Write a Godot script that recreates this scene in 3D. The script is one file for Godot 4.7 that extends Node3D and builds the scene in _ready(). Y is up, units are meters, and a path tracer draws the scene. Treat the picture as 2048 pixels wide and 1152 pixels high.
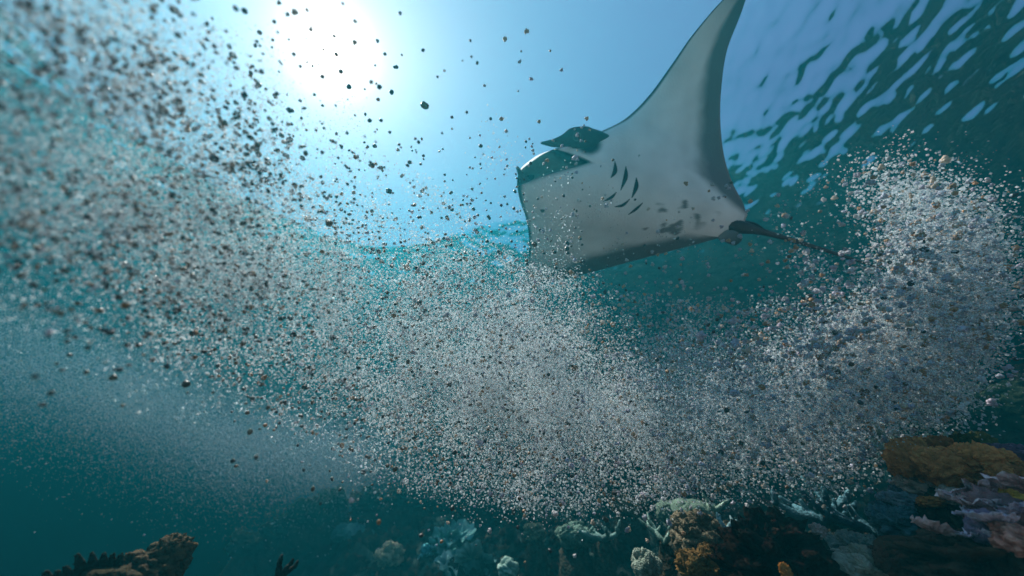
extends Node3D
# Underwater scene: a reef manta ray, a drifting swarm of plankton, a coral slope, the water surface seen from below.

const PITCH := 33.0
const FOV := 80.0
const FPX := 686.45          # 576 / tan(FOV / 2): focal length in pixels of a 2048 x 1152 frame
const WATER_Y := 4.6

var used := {}
var rng := RandomNumberGenerator.new()
var cam_basis := Basis(Vector3.RIGHT, deg_to_rad(PITCH))

# ------------------------------------------------------------------ helpers
func ray(px: float, py: float) -> Vector3:
	return (cam_basis * Vector3((px - 1024.0) / FPX, (576.0 - py) / FPX, -1.0)).normalized()

func at(px: float, py: float, dist: float) -> Vector3:
	return ray(px, py) * dist

func project(p: Vector3) -> Vector2:
	var q := cam_basis.inverse() * p
	return Vector2(1024.0 + q.x / -q.z * FPX, 576.0 - q.y / -q.z * FPX)

func numbered(called: String) -> String:
	if not used.has(called):
		used[called] = 0
		return called
	used[called] += 1
	return "%s_%03d" % [called, used[called]]

func tag(o: Node3D, label: String, category: String, group := "", kind := "") -> void:
	if label: o.set_meta("label", label)
	if category: o.set_meta("category", category)
	if group: o.set_meta("group", group)
	if kind: o.set_meta("kind", kind)

func thing(called: String, label: String, category: String, where := Vector3.ZERO, group := "") -> Node3D:
	var o := Node3D.new()
	o.name = numbered(called)
	add_child(o)
	o.position = where
	tag(o, label, category, group)
	return o

func part(called: String, mesh: Mesh, material: Material, parent: Node3D) -> MeshInstance3D:
	var o := MeshInstance3D.new()
	o.name = called if parent != self else numbered(called)
	o.mesh = mesh
	o.material_override = material
	parent.add_child(o, true)
	return o

func mat(color: Color, rough := 0.8, vertex := false) -> StandardMaterial3D:
	var m := StandardMaterial3D.new()
	m.albedo_color = color.linear_to_srgb()
	m.roughness = rough
	m.vertex_color_use_as_albedo = vertex
	return m

func noise(seed_: int, freq: float, octaves := 3, kind := FastNoiseLite.TYPE_SIMPLEX_SMOOTH) -> FastNoiseLite:
	var n := FastNoiseLite.new()
	n.seed = seed_
	n.frequency = freq
	n.noise_type = kind
	n.fractal_type = FastNoiseLite.FRACTAL_FBM
	n.fractal_octaves = octaves
	return n

func grid_mesh(v: PackedVector3Array, cols: int, rows: int, colors := PackedColorArray(), wrap := false, flip := false) -> ArrayMesh:
	# v holds rows x cols points; smooth normals are computed by summing the faces
	var idx := PackedInt32Array()
	var nrm := PackedVector3Array()
	nrm.resize(v.size())
	var last := cols if wrap else cols - 1
	for j in rows - 1:
		for i in last:
			var a := j * cols + i
			var b := j * cols + (i + 1) % cols
			var c := a + cols
			var d := b + cols
			if flip:
				idx.append_array([a, c, b, b, c, d])
			else:
				idx.append_array([a, b, c, b, d, c])
	for k in range(0, idx.size(), 3):
		var n := (v[idx[k + 2]] - v[idx[k]]).cross(v[idx[k + 1]] - v[idx[k]])
		for q in 3:
			nrm[idx[k + q]] += n
	for k in nrm.size():
		nrm[k] = nrm[k].normalized()
	var arr := []
	arr.resize(Mesh.ARRAY_MAX)
	arr[Mesh.ARRAY_VERTEX] = v
	arr[Mesh.ARRAY_NORMAL] = nrm
	arr[Mesh.ARRAY_INDEX] = idx
	if colors.size(): arr[Mesh.ARRAY_COLOR] = colors
	var m := ArrayMesh.new()
	m.add_surface_from_arrays(Mesh.PRIMITIVE_TRIANGLES, arr)
	return m

# ------------------------------------------------------------------ seabed
var t_az := [-180.0, -75.0, -55.0, -45.0, -36.0, -27.0, -18.0, 0.0, 14.0, 24.0, 33.0, 41.0, 50.0, 58.0, 75.0, 110.0, 180.0]
var t_r := [0.0, 1.3, 2.2, 3.2, 4.5, 6.0, 7.4, 11.0, 22.0, 60.0]
var t_h := [
	[-1.0, -1.0, -1.0, -1.0, -1.0, -1.0, -1.0, -1.0, -1.0, -1.0, -1.0, -1.0, -1.0, -1.0, -1.0, -1.0, -1.0],
	[-1.0, -0.9, -0.8, -0.7, -0.8, -0.9, -0.9, -0.8, -0.8, -0.75, -0.6, -0.6, -0.55, -0.5, -0.6, -0.8, -1.0],
	[-1.0, -1.0, -0.9, -0.8, -0.9, -0.9, -0.8, -0.7, -0.55, -0.45, -0.2, -0.15, 0.02, 0.05, -0.1, -0.5, -1.0],
	[-1.0, -1.2, -1.3, -1.3, -1.3, -1.0, -0.8, -0.6, -0.45, -0.35, -0.35, -0.2, 0.0, 0.1, 0.0, -0.3, -1.0],
	[-1.0, -1.8, -2.0, -2.0, -1.7, -1.2, -0.7, -0.35, -0.15, -0.05, -0.1, -0.1, 0.2, 0.3, 0.2, -0.2, -1.0],
	[-1.0, -2.6, -2.8, -2.7, -2.0, -1.0, -0.35, 0.0, 0.1, 0.1, 0.1, 0.2, 0.55, 0.7, 0.6, 0.0, -1.0],
	[-1.0, -3.5, -3.6, -3.4, -2.0, -0.3, 0.1, 0.2, 0.2, 0.2, 0.3, 0.5, 1.0, 1.2, 1.0, 0.2, -1.0],
	[-1.0, -4.5, -4.6, -4.4, -3.0, -0.9, -0.2, 0.0, 0.0, 0.1, 0.2, 0.5, 1.0, 1.2, 1.0, 0.2, -1.0],
	[-1.0, -6.0, -6.0, -6.0, -5.0, -3.0, -1.5, -1.0, -1.0, -0.5, -0.2, 0.0, 0.5, 0.6, 0.5, 0.0, -1.0],
	[-1.0, -8.0, -9.0, -9.0, -9.0, -8.0, -6.0, -5.0, -4.0, -3.0, -2.5, -2.0, -2.0, -2.0, -2.0, -2.0, -1.0]]
var bump_a := noise(11, 0.55, 4)
var bump_b := noise(12, 2.1, 3)
var bump_c := noise(13, 7.0, 3)

func seek(list: Array, x: float) -> Vector2:
	for i in range(1, list.size()):
		if x <= list[i]:
			var f: float = (x - list[i - 1]) / (list[i] - list[i - 1])
			return Vector2(i - 1, f * f * (3.0 - 2.0 * f))
	return Vector2(list.size() - 2, 1.0)

func bed(x: float, z: float) -> float:
	var r := sqrt(x * x + z * z)
	var a := seek(t_az, rad_to_deg(atan2(x, -z)))
	var b := seek(t_r, r)
	var i := int(a.x)
	var j := int(b.x)
	var h0: float = lerpf(t_h[j][i], t_h[j][i + 1], a.y)
	var h1: float = lerpf(t_h[j + 1][i], t_h[j + 1][i + 1], a.y)
	var far := clampf(r / 5.0, 0.35, 1.3)
	var rough := bump_a.get_noise_2d(x, z) * 0.30 * far + absf(bump_b.get_noise_2d(x, z)) * 0.20 * far + bump_c.get_noise_2d(x, z) * 0.07
	return lerpf(h0, h1, b.y) + rough - 0.03

func hit(px: float, py: float, from := 0.6) -> Vector3:
	# where the sight line through a pixel meets the seabed
	var d := ray(px, py)
	var s := from
	while s < 25.0:
		var p := d * s
		if p.y < bed(p.x, p.z): return p
		s += 0.02 + s * 0.004
	return d * 25.0

func build_seabed() -> void:
	var cols := 520
	var rows := 230
	var v := PackedVector3Array()
	var c := PackedColorArray()
	var tint := noise(21, 1.3, 4)
	var tint2 := noise(22, 6.0, 3)
	for j in rows:
		var f := j / float(rows - 1)
		var r := 0.05 + 9.0 * f + 30.0 * pow(f, 5.0) + 170.0 * pow(f, 24.0)
		for i in cols:
			var a := TAU * i / cols
			var p := Vector3(sin(a) * r, 0, -cos(a) * r)
			p.y = bed(p.x, p.z)
			v.append(p)
			var k := clampf(0.5 + tint.get_noise_2d(p.x, p.z) * 1.1 + tint2.get_noise_2d(p.x, p.z) * 0.6, 0.0, 1.0)
			var col := Color(0.003, 0.008, 0.008).lerp(Color(0.012, 0.026, 0.026), k)
			if tint2.get_noise_2d(p.x + 40.0, p.z) > 0.36: col = col.lerp(Color(0.10, 0.13, 0.11), 0.5)
			var added_sand := smoothstep(0.25, -0.25, -p.z * 0.8 + absf(p.x) * 0.25 - 1.1 + tint.get_noise_2d(p.x, p.z))  # unseen pale ground under and behind the camera, added to bounce light upward
			col = col.lerp(Color(0.17, 0.17, 0.165) * (0.9 + 0.25 * tint2.get_noise_2d(p.x, p.z)), added_sand)
			c.append(col)
	var m := rough_mat(1.0, 1.2, 4.0)
	m.metallic_specular = 0.08
	var o := part("seabed", grid_mesh(v, cols, rows, c, true, true), m, self)
	tag(o, "dark rocky reef slope rising to the right", "", "", "structure")

# ------------------------------------------------------------------ water surface
var wave_a := noise(31, 0.28, 2)
var wave_b := noise(32, 1.7, 3)
var wave_c := noise(33, 3.6, 2)

func wave(x: float, z: float) -> float:
	var u := x * 0.86 + z * 0.5
	var w := -x * 0.5 + z * 0.86
	return wave_a.get_noise_2d(u, w * 0.7) * 0.055 + wave_b.get_noise_2d(u, w * 0.75) * 0.030 + wave_c.get_noise_2d(u, w * 0.8) * 0.012

func build_water() -> void:
	var cols := 720
	var v := PackedVector3Array()
	var radii := []
	var r := 0.0
	while r < 220.0:
		radii.append(r)
		r += 0.045 if r < 9.0 else (r - 9.0) * 0.12 + 0.05
	for rr in radii:
		var fade := clampf(1.0 - (rr - 14.0) / 30.0, 0.15, 1.0)
		for i in cols:
			var a := TAU * i / cols
			var x: float = sin(a) * rr
			var z: float = -cos(a) * rr
			v.append(Vector3(x, WATER_Y + wave(x, z) * fade, z))
	var whole := grid_mesh(v, cols, radii.size(), PackedColorArray(), true, true)
	var arr := whole.surface_get_arrays(0)
	var idx: PackedInt32Array = arr[Mesh.ARRAY_INDEX]
	var calm := PackedInt32Array()
	var rippled := PackedInt32Array()
	for k in range(0, idx.size(), 3):
		var p := v[idx[k]]
		var az := rad_to_deg(atan2(p.x, -p.z))
		var far := Vector2(p.x, p.z).length()
		var reach := 4.7 + 1.6 * smoothstep(0.0, -32.0, az) * smoothstep(-100.0, -60.0, az)
		if absf(az) < 110.0 and (far > reach or (az > RIPPLE_FROM and far > RIPPLE_NEAR)):
			rippled.append_array([idx[k], idx[k + 1], idx[k + 2]])
		else:
			calm.append_array([idx[k], idx[k + 1], idx[k + 2]])
	var m := ArrayMesh.new()
	arr[Mesh.ARRAY_INDEX] = calm
	m.add_surface_from_arrays(Mesh.PRIMITIVE_TRIANGLES, arr)
	var pane := StandardMaterial3D.new()
	pane.albedo_color = Color(0.9, 1.0, 1.0, 0.02)
	pane.transparency = BaseMaterial3D.TRANSPARENCY_ALPHA
	pane.roughness = 0.03
	m.surface_set_material(0, pane)
	if rippled.size():
		arr[Mesh.ARRAY_INDEX] = rippled
		m.add_surface_from_arrays(Mesh.PRIMITIVE_TRIANGLES, arr)
		var deep := StandardMaterial3D.new()
		deep.albedo_color = Color(1.0, 1.0, 1.0, 0.0)
		deep.refraction_enabled = true
		deep.refraction_scale = 0.033
		deep.roughness = 0.0
		m.surface_set_material(1, deep)
	var o := MeshInstance3D.new()
	o.name = "water_surface"
	o.mesh = m
	add_child(o)
	tag(o, "rippled sea surface seen from below", "", "", "structure")

const RIPPLE_FROM := 44.0
const RIPPLE_NEAR := 2.9

func sky_image() -> Image:
	# clear air: deep blue overhead, paler low down, a hazy aureole round the sun
	var im := Image.create(768, 384, false, Image.FORMAT_RGBF)
	var to_sun := ray(SUN_X, SUN_Y)
	# the sun's own height above the water is lower than where it appears from below; the haze is thin, so one aureole serves both
	for j in 384:
		var el := (0.5 - (j + 0.5) / 384.0) * PI
		for i in 768:
			var az := ((i + 0.5) / 768.0) * TAU
			var d := Vector3(-sin(az) * cos(el), sin(el), -cos(az) * cos(el))
			d = Vector3(sin(az - PI) * cos(el), sin(el), cos(az - PI) * cos(el)) * Vector3(-1, 1, 1)
			var up := clampf(d.y, 0.0, 1.0)
			var c := Color(0.05, 0.15, 0.36).lerp(Color(0.14, 0.205, 0.50), pow(up, 0.6))
			var th := rad_to_deg(acos(clampf(d.dot(to_sun), -1.0, 1.0)))
			var glow := 3.6 * exp(-pow(th / 3.2, 2.0)) + 2.1 * exp(-th / 7.5) + 0.30 * exp(-th / 22.0)
			c += Color(1.06, 0.90, 0.78) * glow
			if d.y < 0.0: c = Color(0.0, 0.018, 0.032)
			im.set_pixel(i, j, c)
	return im

const SUN_X := 662.0
const SUN_Y := 100.0

func build_camera_and_light() -> void:
	var cam := Camera3D.new()
	cam.name = "camera"
	add_child(cam)
	cam.basis = cam_basis
	var lens := CameraAttributesPhysical.new()
	lens.frustum_focal_length = 12.0 / tan(deg_to_rad(FOV / 2.0))
	lens.frustum_near = 0.02
	lens.frustum_far = 300.0
	lens.frustum_focus_distance = 1.35
	lens.exposure_aperture = 1.3
	cam.attributes = lens
	cam.fov = FOV
	cam.near = 0.02
	cam.far = 300.0
	var env := Environment.new()
	var sky_mat := PanoramaSkyMaterial.new()
	sky_mat.panorama = ImageTexture.create_from_image(sky_image())
	sky_mat.filter = true
	var sky := Sky.new()
	sky.sky_material = sky_mat
	env.background_mode = Environment.BG_SKY
	env.sky = sky
	env.background_energy_multiplier = 0.51
	env.tonemap_mode = Environment.TONE_MAPPER_LINEAR
	env.tonemap_exposure = 1.75
	env.sdfgi_enabled = true
	env.ssao_enabled = true
	env.ssil_enabled = true
	env.volumetric_fog_enabled = true
	env.volumetric_fog_density = 0.039
	env.volumetric_fog_albedo = Color(0.03, 0.67, 0.86).linear_to_srgb()
	env.volumetric_fog_anisotropy = 0.45
	var world := WorldEnvironment.new()
	world.name = "environment"
	world.environment = env
	add_child(world)
	var sun := DirectionalLight3D.new()
	sun.name = "sun"
	sun.light_color = Color(1.0, 0.985, 0.95)
	sun.light_energy = 1.6
	sun.light_angular_distance = 0.5
	sun.shadow_enabled = true
	add_child(sun)
	sun.basis = Basis.looking_at(-ray(SUN_X, SUN_Y), Vector3.UP)


# ------------------------------------------------------------------ joined meshes
func concat(list: Array) -> ArrayMesh:
	# several meshes become one surface
	var v := PackedVector3Array()
	var n := PackedVector3Array()
	var c := PackedColorArray()
	var idx := PackedInt32Array()
	for m in list:
		var a: Array = m.surface_get_arrays(0)
		var first := v.size()
		v.append_array(a[Mesh.ARRAY_VERTEX])
		n.append_array(a[Mesh.ARRAY_NORMAL])
		if a[Mesh.ARRAY_COLOR] != null:
			c.append_array(a[Mesh.ARRAY_COLOR])
		for k in a[Mesh.ARRAY_INDEX]:
			idx.append(k + first)
	var arr := []
	arr.resize(Mesh.ARRAY_MAX)
	arr[Mesh.ARRAY_VERTEX] = v
	arr[Mesh.ARRAY_NORMAL] = n
	arr[Mesh.ARRAY_INDEX] = idx
	if c.size() == v.size(): arr[Mesh.ARRAY_COLOR] = c
	var out := ArrayMesh.new()
	out.add_surface_from_arrays(Mesh.PRIMITIVE_TRIANGLES, arr)
	return out

func closed(v: PackedVector3Array, cols: int, rows: int, colors := PackedColorArray(), wrap := true) -> ArrayMesh:
	# a grid that closes on itself, turned so that it faces outwards
	var mid := Vector3.ZERO
	for p in v: mid += p
	mid /= v.size()
	var vol := 0.0
	for j in rows - 1:
		for i in (cols if wrap else cols - 1):
			var a := v[j * cols + i] - mid
			var b := v[j * cols + (i + 1) % cols] - mid
			var d := v[(j + 1) * cols + i] - mid
			var e := v[(j + 1) * cols + (i + 1) % cols] - mid
			vol += (d - a).cross(b - a).dot(a) + (d - b).cross(e - b).dot(b)
	return grid_mesh(v, cols, rows, colors, wrap, vol < 0.0)

func tube(path: Array, radii: Array, sides := 10, color := Color.WHITE, flat := 1.0, up := Vector3.UP, color_end := Color(0, 0, 0, 0)) -> ArrayMesh:
	# a swept tube with round ends; path of Vector3, one radius each; flat squeezes it along «up»
	var v := PackedVector3Array()
	var c := PackedColorArray()
	var end := color if color_end.a == 0.0 else color_end
	var n := path.size()
	var rows := 0
	for k in range(-2, n + 2):
		var i := clampi(k, 0, n - 1)
		var dir: Vector3 = (path[mini(i + 1, n - 1)] - path[maxi(i - 1, 0)]).normalized()
		var side := dir.cross(up).normalized()
		if side.length() < 0.5: side = dir.cross(Vector3.RIGHT).normalized()
		var top := side.cross(dir).normalized()
		var r: float = radii[i]
		var p: Vector3 = path[i]
		if k == -2 or k == n + 1:
			p += dir * r * (0.8 if k > 0 else -0.8) * flat
			r *= 0.05
		elif k == -1 or k == n:
			p += dir * r * (0.55 if k > 0 else -0.55) * flat
			r *= 0.72
		for q in sides:
			var a := TAU * q / sides
			v.append(p + (side * cos(a) + top * sin(a) * flat) * r)
			c.append(color.lerp(end, clampf(float(k) / (n - 1), 0.0, 1.0)))
		rows += 1
	return closed(v, sides, rows, c)

func smooth(points: Array, steps: int) -> Array:
	var out := []
	for i in points.size() - 1:
		var a = points[maxi(i - 1, 0)]
		var b = points[i]
		var c = points[i + 1]
		var d = points[mini(i + 2, points.size() - 1)]
		for k in steps:
			var t := float(k) / steps
			out.append((b * 2.0 + (c - a) * t + (a * 2.0 - b * 5.0 + c * 4.0 - d) * t * t + (b * 3.0 - a - c * 3.0 + d) * t * t * t) * 0.5)
	out.append(points[-1])
	return out

func lump(size: Vector3, seed_: int, freq: float, amp: float, col_a: Color, col_b: Color, ridged := false, cols := 56, rows := 34, fine := 0.12) -> ArrayMesh:
	# an uneven rounded mass: a sphere pushed in and out, two pigments over it
	var big := noise(seed_, freq, 2)
	var small := noise(seed_ + 1, freq * 4.3, 2)
	var v := PackedVector3Array()
	var c := PackedColorArray()
	for j in rows:
		var th := PI * j / (rows - 1)
		for i in cols:
			var ph := TAU * i / cols
			var d := Vector3(sin(th) * cos(ph), cos(th), sin(th) * sin(ph))
			var e := d * 2.0
			var b := big.get_noise_3dv(e)
			if ridged: b = 0.5 - absf(b) * 2.2
			var s := small.get_noise_3dv(e)
			v.append(d * size * (1.0 + b * amp + s * amp * fine))
			c.append(col_a.lerp(col_b, clampf(0.45 + b * 0.8 + s * 0.9, 0.0, 1.0)))
	return closed(v, cols, rows, c)

# ------------------------------------------------------------------ manta ray
# stations across the span, from the tip of the left wing to the tip of the right: leading edge x, y, distance; trailing edge x, y, distance; belly and back thickness
var st := [
	[1503, -30, 4.00, 1500, -26, 4.02, 0.006, 0.006],
	[1452, -6, 3.94, 1481, 30, 4.06, 0.014, 0.012],
	[1388, 66, 3.84, 1453, 105, 4.06, 0.030, 0.022],
	[1342, 131, 3.74, 1442, 185, 4.04, 0.050, 0.035],
	[1298, 191, 3.62, 1441, 250, 4.01, 0.075, 0.050],
	[1252, 236, 3.48, 1449, 315, 3.98, 0.110, 0.075],
	[1203, 262, 3.36, 1466, 368, 3.95, 0.150, 0.110],
	[1146, 284, 3.27, 1486, 405, 3.93, 0.180, 0.150],
	[1094, 304, 3.19, 1492, 432, 3.92, 0.200, 0.180],
	[1066, 322, 3.15, 1486, 450, 3.91, 0.210, 0.190],
	[1040, 343, 3.12, 1468, 464, 3.88, 0.200, 0.180],
	[1034, 368, 3.12, 1444, 474, 3.84, 0.180, 0.150],
	[1040, 402, 3.20, 1410, 484, 3.84, 0.150, 0.110],
	[1052, 438, 3.34, 1350, 500, 3.86, 0.110, 0.075],
	[1058, 480, 3.54, 1270, 521, 3.92, 0.075, 0.050],
	[1056, 525, 3.80, 1170, 548, 4.04, 0.040, 0.030],
	[1048, 562, 4.04, 1085, 570, 4.14, 0.016, 0.014],
	[1040, 584, 4.16, 1046, 585, 4.20, 0.006, 0.006]]
const MS := 0.72

func am(px: float, py: float, d: float) -> Vector3:
	return at(px, py, d * MS)

const SUB := 11
const NP := 14
const NV := 96
const ND := 34

func profile(c: float) -> float:
	return pow(c, 0.5) * pow(1.0 - c, 0.85) * 2.05

func build_manta() -> void:
	var le := []
	var te := []
	var tv := []
	var td := []
	for a in st:
		le.append(am(a[0], a[1], a[2]))
		te.append(am(a[3], a[4], a[5]))
		tv.append(a[6] * MS)
		td.append(a[7] * MS)
	le = smooth(le, SUB)
	te = smooth(te, SUB)
	tv = smooth(tv, SUB)
	td = smooth(td, SUB)
	var n := le.size()
	var cols := NP + NV + ND
	var eye_at := am(1163, 282, 3.18)
	var v := PackedVector3Array()
	var col := PackedColorArray()
	var blot := noise(41, 9.0, 2)
	var mottle := noise(42, 3.0, 3)
	var white := Color(0.88, 0.84, 0.84)
	var black := Color(0.018, 0.020, 0.024)
	var band := Color(0.085, 0.085, 0.095)
	var belly_v := PackedVector3Array()
	var belly_n := PackedVector3Array()
	for i in n:
		var s := float(i) / (n - 1) * 17.0            # station number
		var span: Vector3 = (le[mini(i + 1, n - 1)] + te[mini(i + 1, n - 1)] - le[maxi(i - 1, 0)] - te[maxi(i - 1, 0)]).normalized()
		var chord: Vector3 = te[i] - le[i]
		var nrm := chord.cross(span).normalized()
		if nrm.dot(le[i]) > 0.0: nrm = -nrm            # towards the belly, which faces the camera
		# mouth: between stations 8 and 10.3 the lower jaw stops short of the upper lip
		var m := clampf((s - 7.72) / 0.45, 0.0, 1.0) * clampf((11.2 - s) / 0.9, 0.0, 1.0)
		m = m * m * (3.0 - 2.0 * m)
		var c0: float = m * lerpf(0.21, 0.06, clampf((s - 7.8) / 2.6, 0.0, 1.0))
		var jaw: Vector3 = le[i] + chord * c0 + nrm * tv[i] * (profile(c0) * 0.95)
		for k in NP:
			var f := float(k) / NP
			var inner := sin(PI * f) * m
			v.append(le[i].lerp(jaw, f) - nrm * inner * 0.10 + chord.normalized() * inner * 0.05)
			col.append(black.lerp(Color(0.16, 0.26, 0.23).lerp(Color(0.02, 0.03, 0.035), smoothstep(0.62, 0.98, f)), m) if m > 0.0 else black)
		for k in NV:
			var f := float(k) / (NV - 1)
			var c := c0 + (1.0 - c0) * pow(f, 1.15)
			var jaw_fade: float = lerpf(0.95, 1.0, clampf((c - c0) / 0.10, 0.0, 1.0))
			var p: Vector3 = le[i] + chord * c + nrm * tv[i] * profile(c) * jaw_fade
			v.append(p)
			belly_v.append(p)
			belly_n.append(nrm)
			var w := white * (1.0 + mottle.get_noise_3dv(p) * 0.22)
			# dark trailing margin of the wings; on the right widened to paint in wing shade
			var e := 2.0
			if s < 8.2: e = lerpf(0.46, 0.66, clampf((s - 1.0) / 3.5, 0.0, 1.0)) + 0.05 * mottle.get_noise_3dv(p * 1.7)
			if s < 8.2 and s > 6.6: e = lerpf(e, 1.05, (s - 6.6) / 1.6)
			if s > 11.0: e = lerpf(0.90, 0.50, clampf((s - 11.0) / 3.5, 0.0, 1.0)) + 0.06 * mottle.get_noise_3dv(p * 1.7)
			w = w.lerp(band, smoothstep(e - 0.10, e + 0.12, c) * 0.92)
			w = w.lerp(band, clampf(1.6 - s, 0.0, 1.0) * 0.7)
			w = w.lerp(band, clampf(s - 14.2, 0.0, 1.0) * 0.55)
			# blotches between the gills and the tail
			if s > 8.6 and s < 11.6 and c > 0.50 and c < 0.86:
				var q := blot.get_noise_3dv(p)
				w = w.lerp(Color(0.05, 0.055, 0.06), smoothstep(0.22, 0.42, q) * 0.8 * clampf(minf(c - 0.50, 0.86 - c) * 12.0, 0.0, 1.0))
			if s > 3.0 and s < 7.0 and c > 0.96: w = w.lerp(Color(0.30, 0.17, 0.15), 0.5)
			# the black leading edge and the black patch round the eye
			w = w.lerp(black, 1.0 - smoothstep(0.012, 0.035, c) if s < 8.0 or s > 10.8 else 0.0)
			w = w.lerp(black, 1.0 - smoothstep(0.055, 0.095, p.distance_to(eye_at + cam_basis * Vector3(0.045, -0.012, 0.0))))
			if m > 0.3 and f < 0.05: w = w.lerp(black, 0.8 * m * (1.0 - f / 0.05))
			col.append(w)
		for k in ND:
			var f := float(k + 1) / ND
			var c := 1.0 - f
			v.append(le[i] + chord * c - nrm * td[i] * profile(c))
			col.append(black)
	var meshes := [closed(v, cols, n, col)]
	# left and right cephalic lobes, rolled forward beside the mouth
	var lobe_under := Color(0.05, 0.055, 0.06)
	meshes.append(tube(smooth([am(1222, 280, 3.30), am(1198, 279, 3.26), am(1178, 281, 3.22), am(1160, 279, 3.19), am(1145, 276, 3.16), am(1128, 281, 3.12), am(1108, 286, 3.09), am(1082, 286, 3.04)], 5), smooth([0.020, 0.050, 0.074, 0.074, 0.058, 0.036, 0.024, 0.006], 5), 18, black, 0.5, ray(1120, 285), lobe_under))
	meshes.append(tube(smooth([am(1096, 408, 3.16), am(1060, 378, 3.11), am(1034, 334, 3.04)], 6), smooth([0.07, 0.042, 0.008], 6), 14, Color(0.10, 0.13, 0.13), 0.5, ray(1040, 360), Color(0.03, 0.04, 0.045)))
	# the head swells round the eye
	var bulge := PackedVector3Array()
	var bulge_c := PackedColorArray()
	for j in 22:
		for i in 30:
			var th := PI * j / 21.0
			var ph := TAU * i / 30.0
			bulge.append(am(1176, 281, 3.235) + cam_basis * (Vector3(sin(th) * cos(ph), cos(th), sin(th) * sin(ph)) * Vector3(0.100, 0.088, 0.06) * MS).rotated(Vector3.BACK, -0.30))
			bulge_c.append(black)
	meshes.append(closed(bulge, 30, 22, bulge_c))
	# tail, the small fin at its root, the pelvic fins
	meshes.append(tube(smooth([am(1440, 447, 3.82), am(1484, 455, 3.90), am(1530, 465, 4.02), am(1600, 485, 4.20), am(1680, 510, 4.42), am(1768, 539, 4.66)], 8), smooth([0.054, 0.045, 0.022, 0.015, 0.011, 0.005], 8), 12, Color(0.05, 0.05, 0.055), 0.8, Vector3.UP, black))
	meshes.append(tube(smooth([am(1488, 450, 3.92), am(1508, 452, 3.95), am(1534, 463, 4.0)], 5), smooth([0.030, 0.022, 0.004], 5), 10, black, 0.4, ray(1510, 455)))
	meshes.append(tube(smooth([am(1440, 470, 3.80), am(1462, 474, 3.80), am(1476, 485, 3.81)], 5), smooth([0.03, 0.045, 0.030], 5), 12, Color(0.30, 0.29, 0.29), 0.35, ray(1465, 475), black))
	meshes.append(tube(smooth([am(1452, 444, 3.84), am(1478, 438, 3.89), am(1491, 426, 3.92)], 5), smooth([0.030, 0.030, 0.014], 5), 12, Color(0.50, 0.42, 0.40), 0.35, ray(1485, 435)))
	var skin := rough_mat(0.5, 5.0, 0.25)
	skin.metallic_specular = 0.4
	var manta := thing("manta_ray", "large manta ray seen from below, grey white belly, mouth to the left, one wing raised", "manta ray", Vector3.ZERO)
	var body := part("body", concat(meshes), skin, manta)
	body.set_meta("label", "body with grey white belly and black edged wings")
	# gill slits, laid along the belly
	var slit_m := mat(Color(0.012, 0.016, 0.022), 0.7)
	for g in [[1230, 320, 1229, 340, 1222, 358], [1251, 335, 1250, 356, 1242, 378], [1272, 355, 1271, 376, 1264, 398], [1233, 386, 1222, 397, 1206, 403], [1258, 398, 1246, 410, 1230, 417], [1284, 406, 1274, 420, 1258, 428]]:
		var pts := []
		var nn := Vector3.ZERO
		for k in 3:
			var best := 0
			var least := 1e9
			for q in range(0, belly_v.size(), 2):
				var dd := project(belly_v[q]).distance_squared_to(Vector2(g[2 * k], g[2 * k + 1]))
				if dd < least:
					least = dd
					best = q
			pts.append(belly_v[best] + belly_n[best] * 0.002)
			nn += belly_n[best]
		var wide := 0.014 if g[1] < 382 else 0.009
		part("gill_slit", tube(smooth(pts, 5), smooth([0.002, wide, 0.002], 5), 10, Color.WHITE, 0.35, nn.normalized()), slit_m, manta)
	# the thin pale upper lip, which the sun shines through
	var lip := PackedVector3Array()
	var first := int(7.9 * SUB)
	var last := int(10.1 * SUB)
	for i in range(first, last + 1):
		var f := float(i - first) / (last - first)
		var wide := 0.030 * MS * pow(sin(PI * clampf(f, 0.02, 0.98)), 0.6)
		var out: Vector3 = (le[i] - te[i]).normalized()
		for k in 5:
			lip.append(le[i] - out * 0.004 + out * wide * (k / 4.0) + le[i].normalized() * (0.012 * sin(k / 4.0 * PI)))
	var lip_m := mat(Color(0.85, 0.90, 0.86), 0.3)
	lip_m.backlight_enabled = true
	lip_m.backlight = Color(1.0, 1.0, 1.0)
	part("upper_lip", grid_mesh(lip, 5, last - first + 1), lip_m, manta).set_meta("label", "bright sunlit rim of the mouth")
	var eye_m := mat(Color(0.05, 0.055, 0.06), 0.12)
	var eye := SphereMesh.new()
	eye.radius = 0.024
	eye.height = 0.048
	eye.radial_segments = 24
	eye.rings = 12
	var eyeball := part("eye", eye, eye_m, manta)
	eyeball.position = am(1154, 273, 3.135)
	var iris := TorusMesh.new()
	iris.inner_radius = 0.015
	iris.outer_radius = 0.025
	iris.rings = 24
	iris.ring_segments = 8
	var ring := part("eyelid", iris, mat(Color(0.07, 0.07, 0.07), 0.4), eyeball)
	ring.basis = Basis(Quaternion(Vector3.UP, -ray(1154, 272)))
	ring.position = -ray(1154, 272) * 0.012

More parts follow.
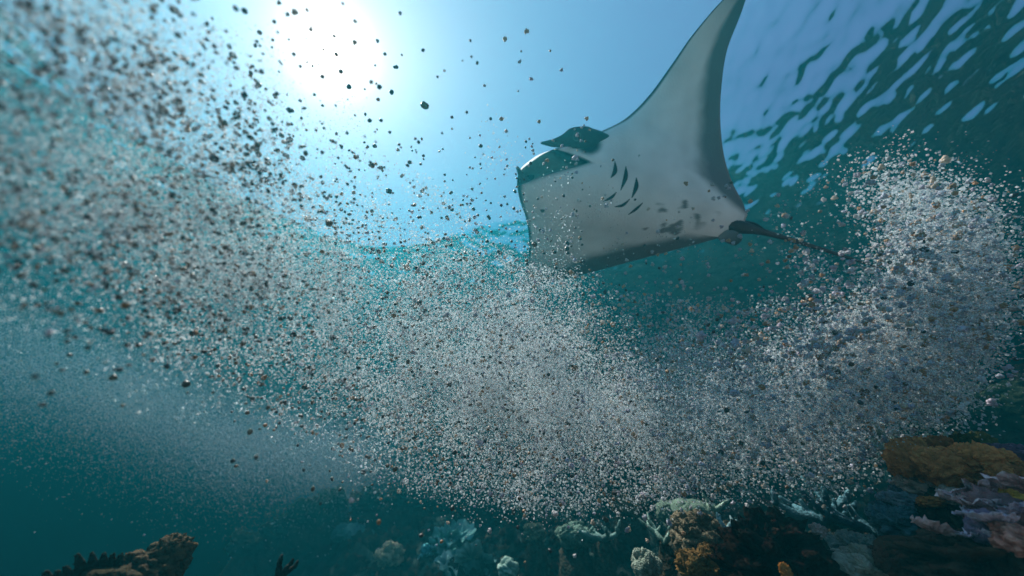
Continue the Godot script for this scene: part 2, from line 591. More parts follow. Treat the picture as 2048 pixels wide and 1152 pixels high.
# ------------------------------------------------------------------ the swarm
# the ribbon of drifting particles: lower edge x, y; upper edge x, y; distance; density
var ribbon := [
	[-260, 400, -60, -380, 0.60, 0.10],
	[-20, 560, 190, -110, 0.72, 0.30],
	[190, 640, 420, 100, 0.86, 0.62],
	[420, 740, 640, 280, 1.02, 0.85],
	[640, 860, 890, 420, 1.20, 1.0],
	[850, 955, 1030, 545, 1.40, 1.0],
	[1100, 1000, 1150, 580, 1.72, 1.0],
	[1380, 980, 1400, 630, 2.12, 1.0],
	[1680, 935, 1610, 625, 2.45, 1.0],
	[1900, 810, 1710, 615, 2.65, 1.0],
	[1990, 590, 1825, 530, 2.75, 1.0],
	[1930, 430, 1815, 455, 2.80, 0.6],
	[1790, 340, 1695, 390, 2.85, 0.16]]

func on_ribbon(t: float, v: float, deep: float) -> Vector3:
	var f := clampf(t, 0.0, 1.05) * (ribbon.size() - 1)
	var i := mini(int(f), ribbon.size() - 2)
	f -= i
	var r := []
	for k in 5:
		r.append(lerpf(ribbon[i][k], ribbon[i + 1][k], f))
	return at(lerpf(r[0], r[2], v), lerpf(r[1], r[3], v), r[4] * (1.0 + deep))

func ribbon_weight(t: float) -> float:
	var f := clampf(t, 0.0, 0.9999) * (ribbon.size() - 1)
	var i := int(f)
	f -= i
	var a := Vector2(ribbon[i][0], ribbon[i][1])
	var b := Vector2(ribbon[i][2], ribbon[i][3])
	return lerpf(ribbon[i][5], ribbon[i + 1][5], f) * a.distance_to(b) / 700.0

var clump := noise(51, 3.2, 3)
var last_t := 0.0
var last_v := 0.0

func sample_swarm(edge: float) -> Vector3:
	# a point of the swarm: dense between the edges, thinning out beyond them
	while true:
		var t := rng.randf()
		if rng.randf() > ribbon_weight(t): continue
		var v := 0.5 + clampf(rng.randfn(0.0, 0.23), -0.52, 0.52)
		var loose := 1.0 + 1.6 * clampf((t - 0.7) / 0.3, 0.0, 1.0)
		if rng.randf() < edge * loose:
			var up := rng.randf() < (0.62 if t < 0.78 else 0.40)
			var tail := -log(1.0 - rng.randf() * 0.985) * (0.26 if up else 0.13)
			v = 0.70 + tail if up else 0.22 - tail
		var p := on_ribbon(t + rng.randfn(0.0, 0.015), v, rng.randfn(0.0, 0.10))
		var drift := 0.07 * clampf((t - 0.66) / 0.25, 0.0, 1.0)
		p += Vector3(rng.randfn(), rng.randfn(), rng.randfn()) * drift
		if v > 0.0 and v < 1.0 and rng.randf() > 0.75 + clump.get_noise_3dv(p) * 1.3: continue
		last_t = t
		last_v = v
		return p
	return Vector3.ZERO

func turn(r: float) -> Basis:
	return Basis(Quaternion(Vector3(rng.randfn(), rng.randfn(), rng.randfn()).normalized(), rng.randf() * TAU)).scaled(Vector3.ONE * r)

func copies(called: String, mesh: Mesh, material: Material, places: Array, tints: Array, label: String) -> void:
	var mm := MultiMesh.new()
	mm.transform_format = MultiMesh.TRANSFORM_3D
	mm.use_colors = true
	mm.mesh = mesh
	mm.instance_count = places.size()
	var buf := PackedFloat32Array()
	buf.resize(places.size() * 16)
	for i in places.size():
		var t: Transform3D = places[i]
		var c: Color = tints[i]
		var o := i * 16
		buf[o] = t.basis.x.x
		buf[o + 1] = t.basis.y.x
		buf[o + 2] = t.basis.z.x
		buf[o + 3] = t.origin.x
		buf[o + 4] = t.basis.x.y
		buf[o + 5] = t.basis.y.y
		buf[o + 6] = t.basis.z.y
		buf[o + 7] = t.origin.y
		buf[o + 8] = t.basis.x.z
		buf[o + 9] = t.basis.y.z
		buf[o + 10] = t.basis.z.z
		buf[o + 11] = t.origin.z
		buf[o + 12] = c.r
		buf[o + 13] = c.g
		buf[o + 14] = c.b
		buf[o + 15] = 1.0
	for i in places.size():
		mm.set_instance_transform(i, places[i])
		mm.set_instance_color(i, tints[i])
	var o := MultiMeshInstance3D.new()
	o.name = numbered(called)
	o.multimesh = mm
	o.material_override = material
	add_child(o)
	tag(o, label, "", "", "stuff")

func dust_puff(count: int, grain: float, spread: float) -> ArrayMesh:
	# a loose puff of tiny flat grains
	var v := PackedVector3Array()
	var n := PackedVector3Array()
	var c := PackedColorArray()
	var corners := [Vector3.UP, Vector3.RIGHT, Vector3.BACK, Vector3.LEFT, Vector3.FORWARD, Vector3.DOWN]
	var faces := [0, 2, 1, 0, 3, 2, 0, 4, 3, 0, 1, 4, 5, 1, 2, 5, 2, 3, 5, 3, 4, 5, 4, 1]
	for k in count:
		var p := Vector3(rng.randfn(), rng.randfn(), rng.randfn()) * spread * 0.5
		var b := turn(grain * exp(rng.randfn() * 0.35)) * Basis.from_scale(Vector3(1.0, rng.randf_range(0.5, 1.0), rng.randf_range(0.6, 1.4)))
		var pale := Color(1, 1, 1) * exp(rng.randfn() * 0.3 - 0.15)
		if rng.randf() < 0.05: pale = pale * Color(0.7, 0.45, 0.28)
		pale = Color(minf(pale.r, 1.25), minf(pale.g, 1.25), minf(pale.b, 1.25))
		for q in range(0, 24, 3):
			var x: Vector3 = b * corners[faces[q]]
			var y: Vector3 = b * corners[faces[q + 1]]
			var z: Vector3 = b * corners[faces[q + 2]]
			var nn := (z - x).cross(y - x).normalized()
			for w in [x, y, z]:
				v.append(p + w)
				n.append(nn)
				c.append(pale)
	var arr := []
	arr.resize(Mesh.ARRAY_MAX)
	arr[Mesh.ARRAY_VERTEX] = v
	arr[Mesh.ARRAY_NORMAL] = n
	arr[Mesh.ARRAY_COLOR] = c
	arr[Mesh.ARRAY_INDEX] = PackedInt32Array(range(v.size()))
	var m := ArrayMesh.new()
	m.add_surface_from_arrays(Mesh.PRIMITIVE_TRIANGLES, arr)
	return m

func floret(seed_: int) -> ArrayMesh:
	# a knot of small rounded pale beads
	var list := []
	var r := RandomNumberGenerator.new()
	r.seed = seed_
	for k in 9:
		var m := lump(Vector3.ONE * r.randf_range(0.30, 0.5), seed_ + k, 0.8, 0.3, Color(1, 1, 1), Color(0.82, 0.74, 0.68), false, 9, 6)
		var a: Array = m.surface_get_arrays(0)
		var v: PackedVector3Array = a[Mesh.ARRAY_VERTEX]
		var off := Vector3(r.randfn(), r.randfn(), r.randfn()).normalized() * r.randf_range(0.25, 0.65)
		for i in v.size(): v[i] += off
		a[Mesh.ARRAY_VERTEX] = v
		var moved := ArrayMesh.new()
		moved.add_surface_from_arrays(Mesh.PRIMITIVE_TRIANGLES, a)
		list.append(moved)
	return concat(list)

func in_view(p: Vector3) -> bool:
	var q := cam_basis.inverse() * p
	if q.z > -0.1: return false
	var s := project(p)
	return s.x > 0.0 and s.x < 2048.0 and s.y > 0.0 and s.y < 1152.0

func build_swarm() -> void:
	var grain_m := mat(Color.WHITE, 0.45, true)
	grain_m.transparency = BaseMaterial3D.TRANSPARENCY_ALPHA
	grain_m.albedo_color.a = 0.48
	grain_m.backlight_enabled = true
	grain_m.backlight = Color(1.0, 1.0, 1.0)
	# fine pale grains
	for k in 5:
		var puff := dust_puff(40, 0.0021, 0.060)
		var places := []
		var tints := []
		for i in DUST / 5:
			var p := sample_swarm(0.03)
			# the fine grains are thinner near the sun and along the upper edge on the right
			if last_t < 0.40 and rng.randf() < 0.42: continue
			if last_t > 0.50 and last_v > 0.58 and rng.randf() < 0.45: continue
			places.append(Transform3D(turn(rng.randf_range(0.8, 1.3) * p.length() / 1.5), p))
			var g := rng.randf_range(0.85, 0.98)
			tints.append(Color(g * 0.90, g * rng.randf_range(0.95, 1.0), g))
		copies("fine_plankton", puff, grain_m, places, tints, "fine pale grains filling the drifting plankton swarm")
	# larger grains: brown pellets and pale knots; the ones that show largest are things of their own
	var pellet_m := mat(Color.WHITE, 0.5, true)
	var knot_m := mat(Color.WHITE, 0.45, true)
	knot_m.backlight_enabled = true
	knot_m.backlight = Color(0.9, 0.9, 0.9)
	var shapes := [[], []]
	for k in 4:
		shapes[0].append(lump(Vector3(1.0, rng.randf_range(0.7, 0.95), rng.randf_range(0.75, 1.25)), 600 + k * 7, 0.6, 0.30, Color(0.75, 0.75, 0.75), Color(1.15, 1.1, 1.0), false, 12, 8))
		shapes[1].append(floret(700 + k * 13))
	for kind in 2:
		var all := []
		for i in (PELLETS if kind == 0 else KNOTS):
			var p := sample_swarm(0.30)
			var right := clampf((project(p).x - 500.0) / 900.0, 0.0, 1.0)
			if kind == 0 and rng.randf() < right * 0.88: continue
			if kind == 1 and rng.randf() > 0.10 + right * 0.90: continue
			var r := exp(rng.randfn() * 0.28)
			r *= (0.0035 if kind == 0 else 0.0040 + 0.0008 * right) * p.length()
			var c: Color
			if kind == 0:
				c = [Color(0.035, 0.033, 0.03), Color(0.02, 0.03, 0.04), Color(0.03, 0.04, 0.045), Color(0.12, 0.065, 0.03), Color(0.30, 0.14, 0.05), Color(0.10, 0.09, 0.06), Color(0.02, 0.025, 0.03)][rng.randi() % 7] * rng.randf_range(0.7, 1.4)
			else:
				c = [Color(0.70, 0.72, 0.75), Color(0.78, 0.67, 0.55), Color(0.60, 0.64, 0.78), Color(0.68, 0.70, 0.80), Color(0.66, 0.62, 0.74), Color(0.72, 0.72, 0.76), Color(0.66, 0.42, 0.24)][rng.randi() % 7] * rng.randf_range(0.8, 1.08)
			all.append([r / p.length() if in_view(p) else 0.0, Transform3D(turn(r), p), c])
		all.sort_custom(func(a, b): return a[0] > b[0])
		var mats := {}
		for i in 300:
			var o := MeshInstance3D.new()
			o.name = numbered("dark_pellet" if kind == 0 else "pale_plankton_knot")
			o.mesh = shapes[kind][i % 4]
			var c: Color = all[i][2]
			var key := int(c.r * 24.0) * 10 + int(c.b * 8.0)
			if not mats.has(key):
				mats[key] = (pellet_m if kind == 0 else knot_m).duplicate()
				mats[key].albedo_color = Color(minf(c.r, 0.95), minf(c.g, 0.95), minf(c.b, 0.95)).linear_to_srgb()
			o.material_override = mats[key]
			add_child(o)
			o.transform = all[i][1]
			tag(o, "small dark or rusty pellet drifting in the plankton swarm" if kind == 0 else "small pale beaded knot drifting in the plankton swarm", "plankton", "dark pellets of the swarm" if kind == 0 else "pale knots of the swarm")
		for k in 4:
			var places := []
			var tints := []
			for i in range(300 + k, all.size(), 4):
				places.append(all[i][1])
				tints.append(all[i][2])
			copies("small_pellets" if kind == 0 else "small_plankton_knots", shapes[kind][k], pellet_m if kind == 0 else knot_m, places, tints, "countless small dark pellets in the drifting swarm" if kind == 0 else "countless small pale knots in the drifting swarm")

const DUST := 12000
const PELLETS := 8500
const KNOTS := 11000


# ------------------------------------------------------------------ corals, sponges and rocks
func foot(o: Node3D, radius: float, seed_: int) -> void:
	# the rock a colony has grown on, down to the seabed
	var ground := bed(o.position.x, o.position.z)
	var tall := o.position.y - ground
	if tall < radius * 0.4: return
	var m := lump(Vector3(radius * 0.95, tall * 0.58, radius * 0.9), seed_, 0.8, 0.2, Color(0.014, 0.013, 0.010), Color(0.05, 0.045, 0.03), false, 30, 24)
	var p := part("rock_foot", m, rock_m, o)
	p.position = Vector3(0, -tall * 0.60, 0) + ray(1024, 900) * radius * 0.2

var rock_m := rough_mat(0.95, 3.0, 2.0)
var coral_m := rough_mat(0.85, 9.0, 0.9)

func rough_mat(rough: float, repeat: float, relief: float) -> StandardMaterial3D:
	var m := mat(Color.WHITE, rough, true)
	var t := NoiseTexture2D.new()
	t.width = 512
	t.height = 512
	t.seamless = true
	t.noise = noise(91, 0.022, 4)
	m.heightmap_enabled = true
	m.heightmap_texture = t
	m.heightmap_scale = relief
	m.uv1_triplanar = true
	m.uv1_scale = Vector3.ONE * repeat
	m.metallic_specular = 0.2
	return m

func size_at(px: float, d: float) -> float:
	return px / FPX * d

func head(label: String, category: String, px: float, py: float, w: float, h: float, d: float, a: Color, b: Color, lobes: int, seed_: int, called := "coral_colony", amp := 0.35, group := "") -> Node3D:
	# a lumpy colony: a core and the lobes that stand out of it
	var o := thing(called, label, category, at(px, py, d), group)
	var rx := size_at(w, d) * 0.40
	var ry := size_at(h, d) * 0.40
	var r := RandomNumberGenerator.new()
	r.seed = seed_
	part("core", lump(Vector3(rx, ry, rx) * (0.86 if lobes < 12 else 0.70), seed_, 0.9, amp, a, b, false, 44, 30, 0.2), coral_m, o)
	for k in lobes:
		var ang := TAU * (k + r.randf() * 0.7) / lobes
		var up := r.randf_range(0.05, 0.95)
		var dir := Vector3(cos(ang) * sqrt(1.0 - up * up), up, sin(ang) * sqrt(1.0 - up * up))
		var s := r.randf_range(0.26, 0.42)
		var tone := r.randf()
		var q := part("lobe", lump(Vector3(rx, (rx + ry) * 0.5, rx) * s, seed_ * 3 + k * 5, 1.1, 0.35, a.lerp(b, tone * 0.6), a.lerp(b, 0.3 + tone * 0.7), false, 34, 22, 0.2 if lobes < 12 else 0.55), coral_m, o)
		q.position = dir * Vector3(rx, ry, rx) * 0.80
		q.rotation = Vector3(r.randf(), r.randf() * 6.0, r.randf())
	foot(o, rx, seed_ + 90)
	return o

func branching(label: String, px: float, py: float, w: float, d: float, a: Color, b: Color, count: int, seed_: int, thick := 0.10, called := "branching_coral", spread := 0.9) -> Node3D:
	var o := thing(called, label, "coral", at(px, py, d))
	var r := RandomNumberGenerator.new()
	r.seed = seed_
	var size := size_at(w, d) * 0.5
	for k in count:
		var ang := TAU * (k + r.randf() * 0.8) / count
		var dir := Vector3(cos(ang) * spread, r.randf_range(0.35, 1.0), sin(ang) * spread).normalized()
		var list := []
		var p := Vector3.ZERO
		var path := [p]
		for q in 4:
			dir = (dir + Vector3(r.randfn(), r.randfn() * 0.6 + 0.25, r.randfn()) * 0.22).normalized()
			p += dir * size * 0.3
			path.append(p)
			if q > 0 and r.randf() < 0.75:
				var side := (dir + Vector3(r.randfn(), r.randf(), r.randfn()) * 0.8).normalized()
				list.append(tube(smooth([p, p + side * size * 0.16, p + side * size * 0.30 + Vector3.UP * size * 0.05], 3), smooth([size * thick * 0.75, size * thick * 0.65, size * thick * 0.4], 3), 7, a, 1.0, Vector3.UP, b))
		list.append(tube(smooth(path, 3), smooth([size * thick * 1.3, size * thick * 1.1, size * thick, size * thick * 0.8, size * thick * 0.5], 3), 8, a, 1.0, Vector3.UP, b))
		part("branch", concat(list), coral_m, o)
	foot(o, size * 0.6, seed_ + 90)
	return o

func frill(label: String, px: float, py: float, w: float, d: float, a: Color, b: Color, count: int, seed_: int, called := "frilly_coral") -> Node3D:
	# overlapping wavy plates
	var o := thing(called, label, "coral", at(px, py, d))
	var r := RandomNumberGenerator.new()
	r.seed = seed_
	var size := size_at(w, d) * 0.5
	var wav := noise(seed_, 1.0, 2)
	for k in count:
		var v := PackedVector3Array()
		var c := PackedColorArray()
		var rad := size * (r.randf_range(0.5, 0.8) if count < 9 else r.randf_range(0.28, 0.48))
		for side in 2:
			for j in 9:
				var f := (j / 8.0) if side == 0 else (1.0 - j / 8.0)
				for i in 40:
					var ang := TAU * i / 40.0
					var dir := Vector2(cos(ang), sin(ang))
					var wob := wav.get_noise_3d(dir.x * 1.7 + k * 9.0, dir.y * 1.7, f)
					var rr := rad * f * (1.0 + wob * 0.5)
					var y := rad * (f * f * 0.35 + wav.get_noise_3d(dir.x * 3.0, dir.y * 3.0 + k * 5.0, f * 1.5) * 0.4 * f) - (0.0 if side == 0 else rad * 0.09 * (1.0 - f * 0.6))
					v.append(Vector3(dir.x * rr, y, dir.y * rr))
					c.append(a.lerp(b, clampf(f * f + wob, 0.0, 1.0)))
		var q := part("plate", closed(v, 40, 18, c), coral_m, o)
		q.position = Vector3(r.randfn() * size * 0.42, (k - count * 0.5) * size * 1.1 / count, r.randfn() * size * 0.3)
		q.rotation = Vector3(r.randfn() * 0.35, r.randf() * 6.0, r.randfn() * 0.35)
	part("core", lump(Vector3.ONE * size * 0.45, seed_ + 5, 1.0, 0.4, a * 0.5, a, false, 24, 16), coral_m, o)
	foot(o, size * 0.7, seed_ + 90)
	return o

func boulder(label: String, px: float, py: float, w: float, h: float, d: float, a: Color, b: Color, seed_: int, group := "") -> Node3D:
	var o := thing("reef_rock", label, "rock", at(px, py, d), group)
	var m := lump(Vector3(size_at(w, d), size_at(h, d), size_at(w, d)) * 0.5, seed_, 1.0, 0.55, a, b, false, 64, 44, 0.22)
	part("stone", m, rock_m, o)
	foot(o, size_at(w, d) * 0.4, seed_ + 90)
	return o

func build_reef() -> void:
	var brown := Color(0.30, 0.10, 0.035)
	var gold := Color(0.92, 0.36, 0.12)
	# the outcrop on the right
	head("golden brown lumpy coral head on the right outcrop, left of its twin", "coral", 1893, 952, 108, 112, 2.05, brown * 0.6, gold, 15, 101, "coral_colony", 0.15)
	head("golden brown curled coral head on the right outcrop, right of its twin", "coral", 1996, 966, 84, 92, 2.0, brown * 0.5, gold, 13, 117, "coral_colony", 0.15)
	head("olive dome coral behind the two golden brown heads", "coral", 1952, 925, 100, 60, 2.40, Color(0.05, 0.06, 0.025), Color(0.16, 0.16, 0.06), 4, 131, "coral_dome", 0.2)
	head("dusky mauve coral at the right edge above the yellow one", "coral", 2042, 930, 70, 60, 2.2, Color(0.07, 0.04, 0.06), Color(0.28, 0.18, 0.24), 6, 143)
	head("yellow coral dome at the right edge over pink frills", "coral", 2034, 1000, 62, 40, 1.9, Color(0.40, 0.22, 0.03), Color(0.85, 0.52, 0.10), 3, 151, "coral_dome", 0.2)
	head("small round grey coral ball below the golden brown heads", "coral", 1905, 990, 34, 34, 1.95, Color(0.22, 0.16, 0.13), Color(0.55, 0.42, 0.36), 0, 163, "coral_ball", 0.1)
	head("tiny pale coral knob beside the yellow dome", "coral", 1996, 968 + 8, 20, 18, 1.92, Color(0.16, 0.13, 0.11), Color(0.4, 0.33, 0.30), 0, 167, "coral_ball", 0.12)
	frill("pale pink frilly coral at the right edge below the yellow dome", 1995, 1030, 105, 1.75, Color(0.34, 0.16, 0.16), Color(0.90, 0.58, 0.58), 11, 171)
	frill("lilac white frilly coral under the pale pink one", 1985, 1062, 80, 1.66, Color(0.30, 0.20, 0.30), Color(0.85, 0.70, 0.85), 10, 181)
	head("salmon coral lump in the lower right corner of the frills", "coral", 2040, 1085, 55, 45, 1.6, Color(0.36, 0.11, 0.08), Color(0.80, 0.34, 0.26), 4, 191)
	head("grey brown knobbly coral left of the golden heads", "coral", 1855, 985, 62, 52, 2.05, Color(0.14, 0.09, 0.07), Color(0.46, 0.32, 0.25), 8, 201)
	head("small orange sponge beneath the grey brown knobbly coral", "sponge", 1872, 1005, 40, 18, 1.96, Color(0.22, 0.08, 0.02), Color(0.45, 0.18, 0.05), 2, 207, "sponge")
	head("blue grey lumpy coral below left of the grey brown one", "coral", 1815, 1006, 60, 42, 2.05, Color(0.06, 0.07, 0.08), Color(0.22, 0.26, 0.29), 7, 211)
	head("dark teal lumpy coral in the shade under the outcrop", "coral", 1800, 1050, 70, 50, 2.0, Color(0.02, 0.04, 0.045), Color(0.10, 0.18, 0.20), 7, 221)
	branching("pale green branching coral between swarm and golden heads", 1838, 948, 85, 2.5, Color(0.16, 0.24, 0.18), Color(0.48, 0.62, 0.50), 8, 231)
	branching("pale cyan coral twigs left of the olive dome", 1848, 918, 55, 2.9, Color(0.10, 0.22, 0.24), Color(0.34, 0.60, 0.62), 6, 241)
	boulder("dark rock shelf under the pink frilly coral", 1975, 1135, 150, 60, 1.8, Color(0.02, 0.013, 0.009), Color(0.10, 0.055, 0.035), 251)
	# the middle foreground
	boulder("nearly black rock in the foreground with a rusty top", 1550, 1122, 120, 95, 1.7, Color(0.004, 0.003, 0.003), Color(0.020, 0.010, 0.007), 261)
	head("small orange sponge on the foot of the black rock", "sponge", 1572, 1143, 20, 26, 1.5, Color(0.30, 0.10, 0.02), Color(0.50, 0.20, 0.04), 1, 263, "sponge")
	head("tiny pinkish coral tuft on the shoulder of the black rock", "coral", 1636, 1062, 22, 24, 1.75, Color(0.25, 0.16, 0.13), Color(0.5, 0.36, 0.32), 3, 267)
	head("cream knobbly coral right of the black rock", "coral", 1690, 1132, 95, 46, 1.75, Color(0.18, 0.16, 0.11), Color(0.42, 0.40, 0.32), 9, 271)
	head("grey green coral knobs behind the cream knobbly coral", "coral", 1700, 1102, 90, 40, 1.95, Color(0.06, 0.07, 0.06), Color(0.28, 0.30, 0.25), 7, 281)
	head("rusty brown coral lump right of the cream knobbly coral", "coral", 1795, 1128, 75, 46, 1.75, Color(0.03, 0.012, 0.008), Color(0.12, 0.05, 0.03), 6, 291)
	branching("dim teal soft coral arching behind the black rock", 1650, 1045, 90, 2.6, Color(0.03, 0.08, 0.10), Color(0.12, 0.26, 0.30), 5, 301, 0.13, "soft_coral", 1.3)
	branching("low teal coral twigs trailing right of the arching soft coral", 1735, 1060, 110, 2.5, Color(0.03, 0.08, 0.10), Color(0.10, 0.24, 0.28), 6, 311, 0.09, "soft_coral", 1.8)
	head("brown and cream crusted coral mound left of the black rock", "coral", 1410, 1085, 120, 80, 2.2, Color(0.06, 0.05, 0.03), Color(0.22, 0.19, 0.13), 10, 321)
	head("ochre coral crust at the frame's foot left of the black rock", "coral", 1412, 1135, 110, 44, 1.9, Color(0.10, 0.06, 0.02), Color(0.24, 0.14, 0.05), 9, 331)
	branching("tiny pale blue coral sprig on top of the crusted mound", 1455, 1062, 34, 2.1, Color(0.25, 0.42, 0.42), Color(0.55, 0.80, 0.80), 4, 337, 0.16)
	head("pale green white knobbly coral at the frame's foot", "coral", 1292, 1135, 52, 60, 2.2, Color(0.14, 0.18, 0.14), Color(0.30, 0.35, 0.29), 7, 341)
	branching("pale green coral twigs climbing beside the knobbly coral", 1330, 1085, 60, 2.5, Color(0.12, 0.20, 0.17), Color(0.36, 0.52, 0.44), 5, 347, 0.1)
	head("broad pale green dome coral below the swarm's lower edge", "coral", 1375, 1035, 110, 70, 3.3, Color(0.07, 0.11, 0.08), Color(0.17, 0.24, 0.18), 5, 351, "coral_dome", 0.25)
	branching("pale curved coral finger right of the broad dome", 1432, 1020, 40, 3.2, Color(0.16, 0.22, 0.17), Color(0.42, 0.55, 0.44), 3, 357, 0.15)
	head("dim brown coral mound left of the broad pale dome", "coral", 1255, 1015, 70, 40, 3.8, Color(0.05, 0.035, 0.02), Color(0.18, 0.12, 0.07), 6, 361)
	head("ring shaped greenish coral in the dark middle hollow", "coral", 1150, 1075, 75, 46, 3.4, Color(0.05, 0.09, 0.07), Color(0.15, 0.24, 0.19), 8, 371)
	branching("greenish coral arm reaching right of the ring shaped coral", 1205, 1078, 60, 3.3, Color(0.07, 0.13, 0.12), Color(0.22, 0.36, 0.32), 5, 377, 0.12, "branching_coral", 1.6)
	head("faint olive coral knob left of the ring shaped coral", "coral", 1070, 1065, 46, 34, 3.8, Color(0.06, 0.07, 0.045), Color(0.20, 0.22, 0.14), 5, 381)
	frill("bright teal plate coral left of centre at the frame's foot", 905, 1098, 75, 4.6, Color(0.07, 0.20, 0.19), Color(0.18, 0.42, 0.39), 7, 391, "plate_coral")
	frill("pale teal plate coral at the frame's foot under the bright one", 940, 1132, 70, 4.0, Color(0.07, 0.17, 0.16), Color(0.24, 0.44, 0.40), 6, 401, "plate_coral")
	frill("small bright cyan plate coral left of the bright teal one", 852, 1100, 36, 4.7, Color(0.10, 0.40, 0.44), Color(0.35, 0.85, 0.90), 2, 407, "plate_coral")
	head("cream crowned coral knob left of the plate corals", "coral", 782, 1112, 52, 46, 4.4, Color(0.12, 0.11, 0.07), Color(0.46, 0.42, 0.28), 5, 411)
	head("greenish coral at the frame's foot right of the plate corals", "coral", 1015, 1140, 44, 34, 3.4, Color(0.10, 0.18, 0.15), Color(0.36, 0.52, 0.44), 5, 417)
	head("faint teal coral ledge on the far slope below its crest", "coral", 710, 1068, 90, 26, 6.4, Color(0.05, 0.14, 0.14), Color(0.16, 0.36, 0.35), 7, 421)
	# crest of the far slope
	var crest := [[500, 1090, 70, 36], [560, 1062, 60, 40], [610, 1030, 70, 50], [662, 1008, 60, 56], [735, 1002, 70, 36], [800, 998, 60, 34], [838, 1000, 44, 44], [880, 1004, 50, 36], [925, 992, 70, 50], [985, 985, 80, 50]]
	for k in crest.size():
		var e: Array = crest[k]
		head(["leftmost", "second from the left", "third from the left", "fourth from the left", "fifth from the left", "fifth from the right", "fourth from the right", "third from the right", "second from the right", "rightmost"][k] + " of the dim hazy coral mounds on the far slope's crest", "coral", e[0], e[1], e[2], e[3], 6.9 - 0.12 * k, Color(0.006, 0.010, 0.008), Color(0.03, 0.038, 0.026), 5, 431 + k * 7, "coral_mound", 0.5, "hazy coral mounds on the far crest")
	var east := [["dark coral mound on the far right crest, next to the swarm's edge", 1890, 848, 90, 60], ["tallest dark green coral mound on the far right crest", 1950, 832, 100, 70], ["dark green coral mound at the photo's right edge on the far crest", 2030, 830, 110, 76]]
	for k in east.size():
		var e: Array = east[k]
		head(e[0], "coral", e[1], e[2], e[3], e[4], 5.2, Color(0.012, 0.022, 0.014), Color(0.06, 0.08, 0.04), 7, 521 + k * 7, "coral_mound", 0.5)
	# the near left corner
	var log_o := thing("crusted_coral", "brown crusted coral with a raised knob in the lower left corner", "coral", at(290, 1128, 1.5))
	var here := log_o.position
	var crust_a := Color(0.02, 0.016, 0.01)
	var crust_b := Color(0.09, 0.06, 0.03)
	var trunk := part("trunk", lump(Vector3(0.075, 0.045, 0.06), 541, 1.1, 0.4, crust_a, crust_b, false, 50, 34, 0.15), coral_m, log_o)
	trunk.position = at(283, 1145, 1.5) - here
	var neck := part("neck", lump(Vector3(0.05, 0.06, 0.05), 547, 1.2, 0.4, crust_a, crust_b, false, 40, 28, 0.15), coral_m, log_o)
	neck.position = at(332, 1128, 1.5) - here
	var knob := part("knob", lump(Vector3(0.046, 0.026, 0.035), 553, 1.2, 0.35, crust_a, crust_b, false, 40, 28, 0.15), coral_m, log_o)
	knob.position = at(342, 1103, 1.5) - here
	knob.rotation.z = 0.5
	foot(log_o, 0.09, 557)
	var star := thing("feather_star", "black feather star with upright arms left of the crusted coral", "feather star", at(190, 1165, 1.45))
	for e in [[160, 1160, 155, 1108], [178, 1160, 184, 1105], [194, 1162, 209, 1106], [206, 1164, 227, 1107], [218, 1166, 244, 1107], [132, 1168, 131, 1133], [112, 1170, 116, 1142], [86, 1175, 94, 1142]]:
		var a := at(e[0], e[1], 1.45) - star.position
		var b := at(e[2], e[3], 1.43) - star.position
		var list := [tube(smooth([a, a.lerp(b, 0.5) + Vector3(0.004, 0, 0), b], 5), smooth([0.010, 0.011, 0.003], 5), 9, Color(0.006, 0.005, 0.003), 0.8, Vector3.BACK, Color(0.018, 0.013, 0.005))]
		for k in 14:
			var f := 0.12 + 0.86 * k / 14.0
			var p := a.lerp(b, f)
			for s in [-1.0, 1.0]:
				var out := cam_basis * Vector3(s, 0.55, rng.randfn() * 0.3).normalized() * 0.012 * (1.1 - f * 0.7)
				list.append(tube([p, p + out * 0.5, p + out], [0.004, 0.0035, 0.0015], 5, Color(0.006, 0.005, 0.003), 1.0, Vector3.BACK, Color(0.022, 0.015, 0.006)))
		part("arm", concat(list), coral_m, star)
	part("disc", lump(Vector3(0.09, 0.03, 0.05), 561, 1.0, 0.3, Color(0.012, 0.010, 0.006), Color(0.04, 0.03, 0.012), false, 30, 20), coral_m, star)
	foot(star, 0.06, 563)
	branching("single black coral stub at the frame's foot, left of the slope", 556, 1160, 36, 1.5, Color(0.006, 0.006, 0.006), Color(0.02, 0.02, 0.016), 4, 571, 0.22, "coral_stub", 0.25)
	# rubble, turf and small growth over the reef
	var bits := []
	for k in 4:
		bits.append(lump(Vector3(1.0, 0.8, 1.0), 580 + k * 3, 1.5, 0.7, Color(0.7, 0.7, 0.7), Color(1.3, 1.25, 1.1), k % 2 == 0, 14, 10, 0.6))
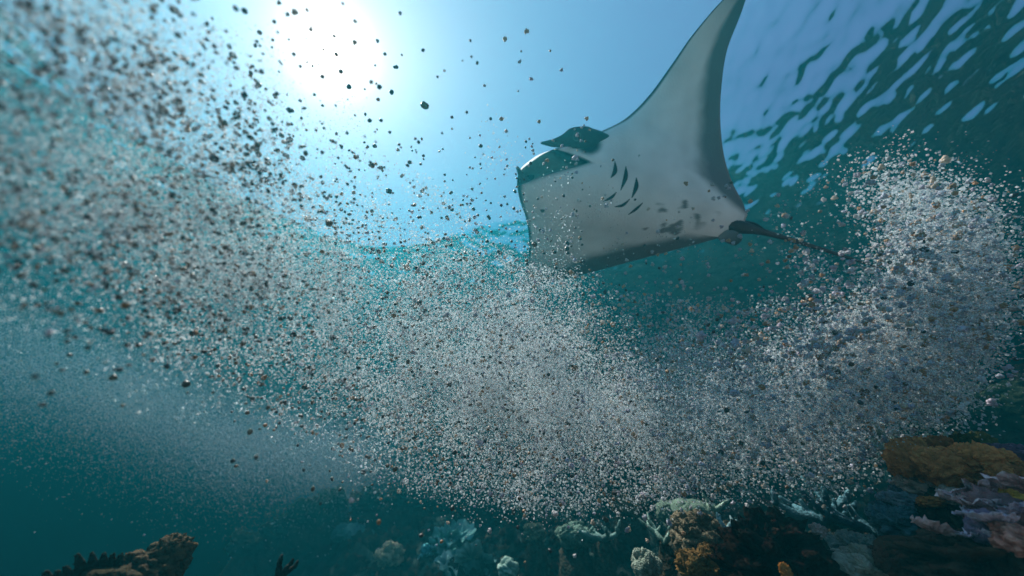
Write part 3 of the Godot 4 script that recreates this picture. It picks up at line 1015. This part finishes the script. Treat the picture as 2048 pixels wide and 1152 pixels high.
	for k in 4:
		var places := []
		var tints := []
		for i in 2600:
			var az := deg_to_rad(rng.randf_range(-42.0, 68.0))
			var r := 1.4 + 8.5 * pow(rng.randf(), 1.4)
			var p := Vector3(sin(az) * r, 0, -cos(az) * r)
			p.y = bed(p.x, p.z)
			var s := (0.012 + 0.03 * pow(rng.randf(), 3.0)) * (0.6 + r * 0.28)
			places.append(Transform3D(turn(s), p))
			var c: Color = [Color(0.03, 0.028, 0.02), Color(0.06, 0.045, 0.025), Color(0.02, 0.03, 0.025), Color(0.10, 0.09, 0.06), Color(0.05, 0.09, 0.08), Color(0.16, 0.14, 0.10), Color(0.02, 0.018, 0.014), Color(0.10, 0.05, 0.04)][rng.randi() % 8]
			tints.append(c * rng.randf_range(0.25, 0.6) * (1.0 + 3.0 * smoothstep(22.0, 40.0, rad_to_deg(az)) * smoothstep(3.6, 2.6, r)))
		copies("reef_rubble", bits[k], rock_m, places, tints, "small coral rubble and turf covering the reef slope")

func build_far_plankton() -> void:
	# a second, far cloud of plankton that drifts down the left side
	var grain_m := mat(Color(0.80, 0.88, 0.90), 0.6, true)
	var puff := dust_puff(260, 0.0036, 0.6)
	var places := []
	var tints := []
	var line := [[-60, 690], [120, 740], [300, 810], [450, 880], [560, 900], [660, 910], [740, 915]]
	for i in 1300:
		var f := pow(rng.randf(), 1.1) * 5.999
		var k := int(f)
		f -= k
		var x: float = lerpf(line[k][0], line[k + 1][0], f)
		var y: float = lerpf(line[k][1], line[k + 1][1], f)
		var p := at(x + rng.randfn() * 30.0, y + rng.randfn() * lerpf(42.0, 20.0, clampf(x / 900.0, 0.0, 1.0)), 7.0 + rng.randfn() * 0.6)
		if clump.get_noise_3dv(p * 0.35) < -0.12: continue
		places.append(Transform3D(turn(1.0), p))
		tints.append(Color(1, 1, 1))
	copies("far_plankton", puff, grain_m, places, tints, "faint far cloud of plankton drifting over the left slope")

func _ready() -> void:
	rng.seed = 7
	build_camera_and_light()
	build_water()
	build_seabed()
	build_manta()
	build_reef()
	build_far_plankton()
	if SWARM: build_swarm()

const SWARM := true
